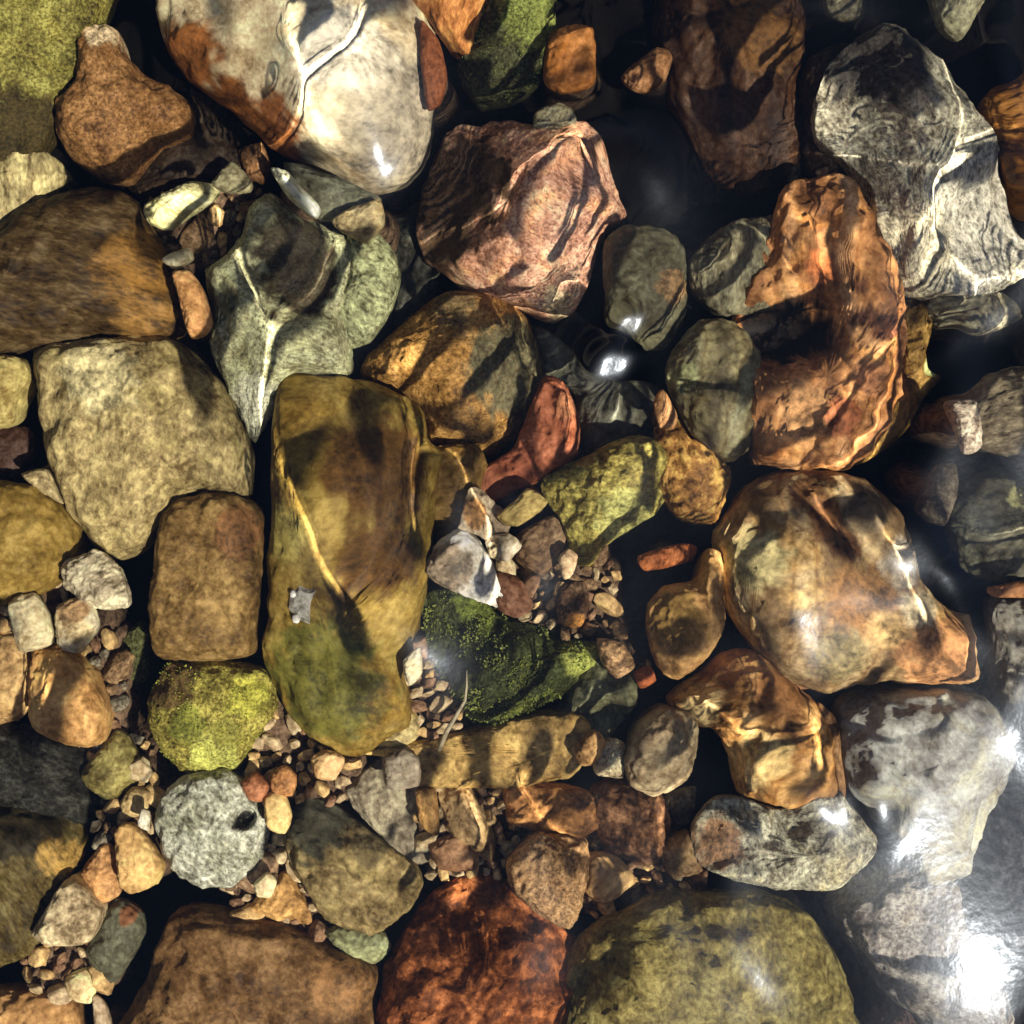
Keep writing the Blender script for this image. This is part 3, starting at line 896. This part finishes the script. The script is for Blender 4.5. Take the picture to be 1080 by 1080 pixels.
# cover of stones beyond the edge of the photograph: too many to count, one object
def outer_cover():
    rnd = random.Random(31)
    Vs, Qs, Ts, mi = [], [], [], []
    base = 0
    src = []
    for k in range(12):
        m = PMESH[k * len(PEBBLE_MATS)]
        v = np.zeros(len(m.vertices) * 3)
        m.vertices.foreach_get('co', v)
        t = np.array([tuple(p.vertices) for p in m.polygons])
        src.append((v.reshape(-1, 3), t))
    placed = []
    for it in range(5200):
        x, y = rnd.uniform(-.95, .95), rnd.uniform(-.95, .95)
        if max(abs(x), abs(y)) < .312:
            continue
        r = rnd.choice((.010, .016, .024, .034, .045)) * rnd.uniform(.8, 1.2)
        if max(abs(x), abs(y)) < .305 + r:
            continue
        if any((x - a) ** 2 + (y - b2) ** 2 < (.82 * (r + q)) ** 2 for a, b2, q in placed):
            continue
        placed.append((x, y, r))
        v, t = src[rnd.randrange(12)]
        a = rnd.uniform(0, 6.28)
        R = np.array([[math.cos(a), -math.sin(a), 0], [math.sin(a), math.cos(a), 0], [0, 0, 1]])
        vv = (v * r) @ R.T + np.array([x, y, BED + .5 * r])
        vv[:, 2] = np.minimum(vv[:, 2], -.012)
        Vs.append(vv)
        Ts.append(t + base)
        base += len(vv)
        mi += [rnd.randrange(len(PEBBLE_MATS))] * len(t)
    me = np_mesh('river_gravel', np.vstack(Vs), [], np.vstack(Ts))
    for m in PEBBLE_MATS:
        me.materials.append(m)
    me.polygons.foreach_set('material_index', np.array(mi, np.int32))
    ca = me.color_attributes.new('pigment_and_shade', 'FLOAT_COLOR', 'POINT')
    ca.data.foreach_set('color', np.zeros(len(me.vertices) * 4, np.float32))
    o = link('river_gravel', me)
    tag(o, 'mixed brown river stones covering the bed all round', 'gravel', kind='stuff')


outer_cover()

# ------------------------------------------------------------------ twig and clear flake
def tube(pts, rads, seg=10):
    V, Q = [], []
    for i, (p, r) in enumerate(zip(pts, rads)):
        a = Vector(pts[min(i + 1, len(pts) - 1)]) - Vector(pts[max(i - 1, 0)])
        a.normalize()
        u = a.orthogonal().normalized()
        v = a.cross(u)
        for k in range(seg):
            t = 6.28319 * k / seg
            V.append(Vector(p) + (u * math.cos(t) + v * math.sin(t)) * r)
    for i in range(len(pts) - 1):
        for k in range(seg):
            a = i * seg + k
            b2 = i * seg + (k + 1) % seg
            Q.append((a, b2, b2 + seg, a + seg))
    V.append(Vector(pts[0]))
    V.append(Vector(pts[-1]))
    T = [(len(V) - 2, (k + 1) % seg, k) for k in range(seg)]
    m = (len(pts) - 1) * seg
    T += [(len(V) - 1, m + k, m + (k + 1) % seg) for k in range(seg)]
    return np.array([tuple(q) for q in V]), Q, T


tw = []
for (x, y, z) in ((489, 706, -.030), (490, 722, -.029), (489, 738, -.028), (481, 752, -.027), (471, 770, -.029), (463, 790, -.038)):
    q = P(x, y, z)
    tw.append((q[0], q[1], z))
Vt, Qt, Tt = tube(tw, [.0004, .0006, .0008, .0011, .0013, .0015])
mt = np_mesh('twig', Vt, Qt, Tt)
mt.materials.append(simple_mat('pale_wood', lin((150, 140, 112)), .7))
tag(link('twig', mt), 'thin pale bent twig hanging over the edge of the moss-covered stone', 'twig')

# a clear broken flake lying on the olive stone
fl = [(312, 624), (321, 613), (334, 618), (343, 617), (335, 637), (331, 655), (316, 648), (309, 640)]
zf = -.0285
bm = bmesh.new()
up = [bm.verts.new((*P(325 + (x - 325) * .74, 635 + (y - 635) * .74, zf), zf + .0034 + .0012 * (x - 325) / 16)) for x, y in fl]
dn = [bm.verts.new((*P(324 + (x - 324) * 1.12, 635 + (y - 635) * 1.12, zf), zf)) for x, y in fl]
bm.faces.new(up[::-1])
bm.faces.new(dn)
for k in range(len(fl)):
    bm.faces.new((up[k], up[(k + 1) % len(fl)], dn[(k + 1) % len(fl)], dn[k]))
bmesh.ops.recalc_face_normals(bm, faces=bm.faces)
mf = bpy.data.meshes.new('quartz_flake')
bm.to_mesh(mf)
bm.free()
mq = bpy.data.materials.new('milky_quartz')
mq.use_nodes = True
q = mq.node_tree.nodes['Principled BSDF']
q.inputs['Base Color'].default_value = (.8, .78, .7, 1)
q.inputs['Roughness'].default_value = .25
q.inputs['Transmission Weight'].default_value = .25
q.inputs['IOR'].default_value = 1.5
ntq = mq.node_tree
tq = nd(ntq, 'ShaderNodeTexCoord')
nq = nd(ntq, 'ShaderNodeTexNoise', Scale=260, Detail=6, Roughness=.7)
ntq.links.new(tq.outputs['Object'], nq.inputs['Vector'])
rq = nd(ntq, 'ShaderNodeValToRGB')
rq.color_ramp.elements[0].position = .38
rq.color_ramp.elements[0].color = (.16, .15, .12, 1)
rq.color_ramp.elements[1].position = .62
rq.color_ramp.elements[1].color = (.62, .60, .52, 1)
ntq.links.new(nq.outputs[0], rq.inputs[0])
ntq.links.new(rq.outputs[0], q.inputs['Base Color'])
mf.materials.append(mq)
flake = tag(link('quartz_flake', mf), 'small clear squarish flake lying on the olive leaf-shaped stone', 'flake')

for (cx, cy, rr) in ((314, 624, 4.2), (316, 651, 5.0)):
    bm = bmesh.new()
    bmesh.ops.create_icosphere(bm, subdivisions=2, radius=rr * PX)
    for v in bm.verts:
        v.co *= 1 + .3 * noise.noise(v.co * 400 + Vector((cx, cy, 0)))
        v.co.z *= .6
    mc = bpy.data.meshes.new('chip')
    bm.to_mesh(mc)
    bm.free()
    mc.materials.append(simple_mat('white_quartz', (.72, .70, .64), .3))
    oc = link('chip', mc, flake)
    q2 = P(cx, cy, zf)
    oc.location = (q2[0], q2[1], zf + .0022)

# ------------------------------------------------------------------ water
SH = math.tan(WANG)


def ridge_line(pts, d, sig, k):
    """crest that gathers the sun into a line over pts (photo pixels) d metres down; k = share of full focus"""
    p = np.array([P(x, y, -d) for x, y in pts])
    p = p + np.array([SUN_DIR.x, SUN_DIR.y]) / math.hypot(SUN_DIR.x, SUN_DIR.y) * SH * d
    A = k * .54 * 4 * sig * sig / d      # the slanting sun focuses about 1.5 times harder
    return p, sig, A


RIDGES = [
    ([(325,-20),(322,50),(345,100),(358,118),(350,150),(318,178)], 0.022, .0095, .62),
    ([(380,-15),(402,40),(395,78),(360,112)], 0.022, .0080, .60),
    ([(398,125),(364,184)], 0.024, .0045, .50),
    ([(548,262),(545,205),(572,168),(612,148),(636,152),(664,216)], 0.032, .0065, 0.74),
    ([(448,284),(510,240),(524,212)], 0.037, .0050, .52),
    ([(843,230),(872,252),(882,318)], 0.032, .0055, .58),
    ([(920,230),(945,300),(952,390),(932,450),(886,498)], 0.032, .0065, .58),
    ([(798,445),(850,432),(888,392)], 0.037, .0050, .55),
    ([(1070,165),(1022,208),(1006,298)], 0.027, .0110, 0.70),
    ([(295,415),(324,515),(350,560),(358,602),(402,642),(436,690)], 0.029, .0105, .66),
    ([(422,452),(446,472),(440,530),(458,596)], 0.029, .0050, 0.74),
    ([(466,472),(498,498),(528,560),(520,616)], 0.029, .0060, 0.67),
    ([(272,198),(262,262),(286,320),(300,358),(286,452)], 0.027, .0065, .50),
    ([(296,362),(346,325),(372,275),(366,228)], 0.027, .0055, .44),
    ([(442,338),(435,424)], 0.042, .0070, .52),
    ([(856,504),(890,562),(924,598)], 0.022, .0050, 0.61),
    ([(894,508),(945,565),(976,625),(990,680)], 0.022, .0052, 0.64),
    ([(710,734),(768,752),(800,800),(814,848)], 0.032, .0070, 0.77),
    ([(845,752),(876,800),(872,848)], 0.032, .0050, 0.67),
    ([(549,786),(556,830),(576,868),(622,900),(666,935)], 0.042, .0060, 0.74),
    ([(488,826),(529,896)], 0.042, .0050, 0.67),
    ([(600,406),(612,440),(605,490)], 0.042, .0050, .55),
    ([(60,686),(56,775)], 0.027, .0075, .42),
    ([(296,172),(328,218)], 0.027, .0055, .52),
    ([(158,237),(228,198)], 0.042, .0065, .5),
    ([(470,470),(505,500)], 0.032, .005, .5),
    ([(800,545),(778,600),(790,650)], 0.027, .007, .45),
    ([(660,820),(690,840),(735,905)], 0.042, .006, .45),
    ([(500,960),(540,1000)], 0.022, .008, .4),
]
NET = .0020
SWELL = (1003, 940, -.150, .100, .070)
FLASH = [(646, 386, 27, -.30, .36), (664, 343, 19, -.28, .38)]
BUMPS = [
    (560, 360, 40, .0004),
]


def water_hf(X, Y):
    Z = np.zeros_like(X)
    r = np.random.default_rng(23)
    fade = np.clip((.35 - np.maximum(abs(X), abs(Y))) / .035, 0, 1)
    fade = fade * fade * (3 - 2 * fade)
    gain = .50 + .40 * np.tanh((X - .04) / .10)
    xc, yc = P(1000, 935, 0)
    calm = np.exp(-(((X - xc) ** 2 + (Y - yc) ** 2) / .095 ** 2) ** 2)
    gain = gain * (1 - .93 * calm)
    for k in range(26):
        a = r.uniform(0, 6.283)
        wl = r.uniform(.045, .17)
        amp = .00042 * (wl / .08) ** 1.5
        Z += gain * amp * np.sin((X * np.cos(a) + Y * np.sin(a)) * 6.283 / wl + r.uniform(0, 6.28) + 1.2 * np.sin(X * 9 + k) + 1.2 * np.cos(Y * 8 + 2 * k))
    # net of low crests, the usual cells of shallow running water
    wx = X + .014 * np.sin(Y * 31 + 1) + .008 * np.sin(X * 57 + Y * 23)
    wy = Y + .014 * np.sin(X * 29 + 2) + .008 * np.sin(Y * 61 - X * 19)
    f1 = np.full_like(X, 9.0)
    f2 = np.full_like(X, 9.0)
    cell = .074
    for gx in range(-6, 7):
        for gy in range(-6, 7):
            px, py = (gx + r.uniform(-.42, .42)) * cell, (gy + r.uniform(-.42, .42)) * cell
            dd = np.hypot(wx - px, wy - py)
            f2 = np.minimum(f2, np.maximum(f1, dd))
            f1 = np.minimum(f1, dd)
    e = (f2 - f1) * .5
    fadein = .55 + .45 * np.sin(X * 37 + 2 * np.sin(Y * 21)) * np.cos(Y * 33 + 1.5 * np.sin(X * 17))
    net = NET * fadein * np.exp(-e * e / (2 * .0062 ** 2)) * (.50 + .52 * np.tanh((X - .06) / .08)) * (1 - .93 * calm)
    n_ = X.shape[0]
    fx = np.fft.fftfreq(n_, d=abs(X[0, 1] - X[0, 0]))
    g1 = np.exp(-2 * (math.pi * fx * .0032) ** 2)
    net = np.real(np.fft.ifft2(np.fft.fft2(net) * g1[:, None] * g1[None, :]))
    Z += net
    for (pts, d, sig, k) in RIDGES:
        sig *= 1.75
        p, sig, A = ridge_line(pts, d, sig, k)
        n = 90
        c = np.vstack([p[0], p, p[-1]])
        q = []
        for i in range(1, len(c) - 2):
            for t in np.linspace(0, 1, 14, endpoint=False):
                a_, b_, c_, d_ = c[i - 1], c[i], c[i + 1], c[i + 2]
                q.append(.5 * (2 * b_ + (c_ - a_) * t + (2 * a_ - 5 * b_ + 4 * c_ - d_) * t * t + (3 * b_ - a_ - 3 * c_ + d_) * t ** 3))
        q.append(p[-1])
        q = np.array(q)
        lo, hi = q.min(0) - 5 * sig, q.max(0) + 5 * sig
        msk = (X > lo[0]) & (X < hi[0]) & (Y > lo[1]) & (Y < hi[1])
        xs, ys = X[msk], Y[msk]
        # integrate the crest along its length: stays smooth at bends and ends
        seg = np.linalg.norm(np.diff(q, axis=0), axis=1)
        tot = np.zeros_like(xs)
        m = max(2, int(seg.sum() / (.3 * sig)))
        s = np.concatenate([[0], np.cumsum(seg)])
        tt = np.linspace(0, s[-1], m)
        qx, qy = np.interp(tt, s, q[:, 0]), np.interp(tt, s, q[:, 1])
        step = tt[1] - tt[0]
        for i in range(m):
            e = min(1, min(i, m - 1 - i) / (m * .22) + .15)
            tot += e * np.exp(-((xs - qx[i]) ** 2 + (ys - qy[i]) ** 2) / (2 * sig * sig))
        Z[msk] += A * tot * step / (sig * 2.5066)
    # a swell at the lower right tips its face to the sun
    x0, y0 = P(SWELL[0], SWELL[1], 0)
    q = np.exp(-(((X - x0) ** 2 + (Y - y0) ** 2) / .095 ** 2) ** 2)
    Ln = .084
    s = (X - x0) * .447 - (Y - y0) * .894
    cr = (X - x0) * .894 + (Y - y0) * .447
    Z += (SWELL[2] * (X - x0) + SWELL[3] * (Y - y0) + .5 * .60 * s * s - .5 * 2.7 * cr * cr + SWELL[4] * Ln / math.pi * np.sin(math.pi * s / Ln)) * q
    # steep little faces in the upper middle that flash
    for (px, py, rho, gx, gy) in FLASH:
        x, y = P(px, py, 0)
        rr = ((X - x) ** 2 + (Y - y) ** 2) / (rho * PX) ** 2
        Z += (gx * (X - x) + gy * (Y - y)) * np.exp(-rr ** 1.4)
    for (px, py, sp, A, *ell) in BUMPS:
        x, y = P(px, py, 0)
        s = sp * PX
        Z += A * np.exp(-((X - x) ** 2 + (Y - y) ** 2) / (2 * s * s))
    return Z * fade


V, Q = grid_sheet(.35, 1150, 4.0, water_hf)
me = np_mesh('water', V, Q)
mw = bpy.data.materials.new('clear_water')
mw.use_nodes = True
nt = mw.node_tree
nt.nodes.clear()
out = nd(nt, 'ShaderNodeOutputMaterial')
gl = nd(nt, 'ShaderNodeBsdfGlass', Roughness=0.0, IOR=1.333)
fr = nd(nt, 'ShaderNodeFresnel', IOR=1.333)
prev = gl.outputs[0]
gn = nd(nt, 'ShaderNodeNewGeometry')
wn = nd(nt, 'ShaderNodeTexNoise', Scale=170, Detail=2, Roughness=.5)
nt.links.new(gn.outputs['Position'], wn.inputs['Vector'])
wb = nd(nt, 'ShaderNodeBump', Strength=.16, Distance=.0009)
nt.links.new(wn.outputs[0], wb.inputs['Height'])
for rough, share in ((.14, .42), (.36, .26)):      # fine capillary ripples, too small to model
    gs = nd(nt, 'ShaderNodeBsdfGlossy', Roughness=rough)
    gs.inputs['Color'].default_value = (.74, .84, 1, 1)  # blue of the glare haze put into the gloss colour
    nt.links.new(wb.outputs[0], gs.inputs['Normal'])
    ms = nd(nt, 'ShaderNodeMixShader')
    mu = nd(nt, 'ShaderNodeMath', operation='MULTIPLY')
    mu.inputs[1].default_value = share
    nt.links.new(fr.outputs[0], mu.inputs[0])
    nt.links.new(mu.outputs[0], ms.inputs[0])
    nt.links.new(prev, ms.inputs[1])
    nt.links.new(gs.outputs[0], ms.inputs[2])
    prev = ms.outputs[0]
nt.links.new(ms.outputs[0], out.inputs['Surface'])
me.materials.append(mw)
water = link('water', me, recv=False)
water.cycles.is_caustics_caster = True
tag(water, kind='structure')

# ------------------------------------------------------------------ light
Ls = bpy.data.lights.new('sun', 'SUN')
Ls.energy = 5.0
Ls.angle = math.radians(.5)
Ls.color = (1, .92, .79)
Ls.cycles.is_caustics_light = True
lo = bpy.data.objects.new('sun', Ls)
COL.objects.link(lo)
lo.rotation_euler = SUN_DIR.to_track_quat('Z', 'Y').to_euler()
lo.location = SUN_DIR * 3
W = bpy.data.worlds.new('World')
sc.world = W
W.use_nodes = True
nt = W.node_tree
st = nd(nt, 'ShaderNodeTexSky')
st.sky_type = 'NISHITA'
st.sun_disc = False
st.air_density = .5
st.dust_density = .3
st.sun_elevation = math.pi / 2 - SUN_Z
st.sun_rotation = math.atan2(SUN_DIR.x, SUN_DIR.y)
nt.links.new(st.outputs[0], nt.nodes['Background'].inputs[0])
nt.nodes['Background'].inputs[1].default_value = .05

# ------------------------------------------------------------------ camera
cd = bpy.data.cameras.new('camera')
cam = bpy.data.objects.new('camera', cd)
COL.objects.link(cam)
cam.location = (0, 0, CAM_H)
cd.angle = 2 * math.atan(540 * PX / (CAM_H + .75 * D0))
cd.clip_start = .01
cd.clip_end = 50
sc.camera = cam
vs = sc.view_settings
vs.view_transform = 'Standard'
vs.look = 'None'
vs.gamma = 1
vs.exposure = 1.3
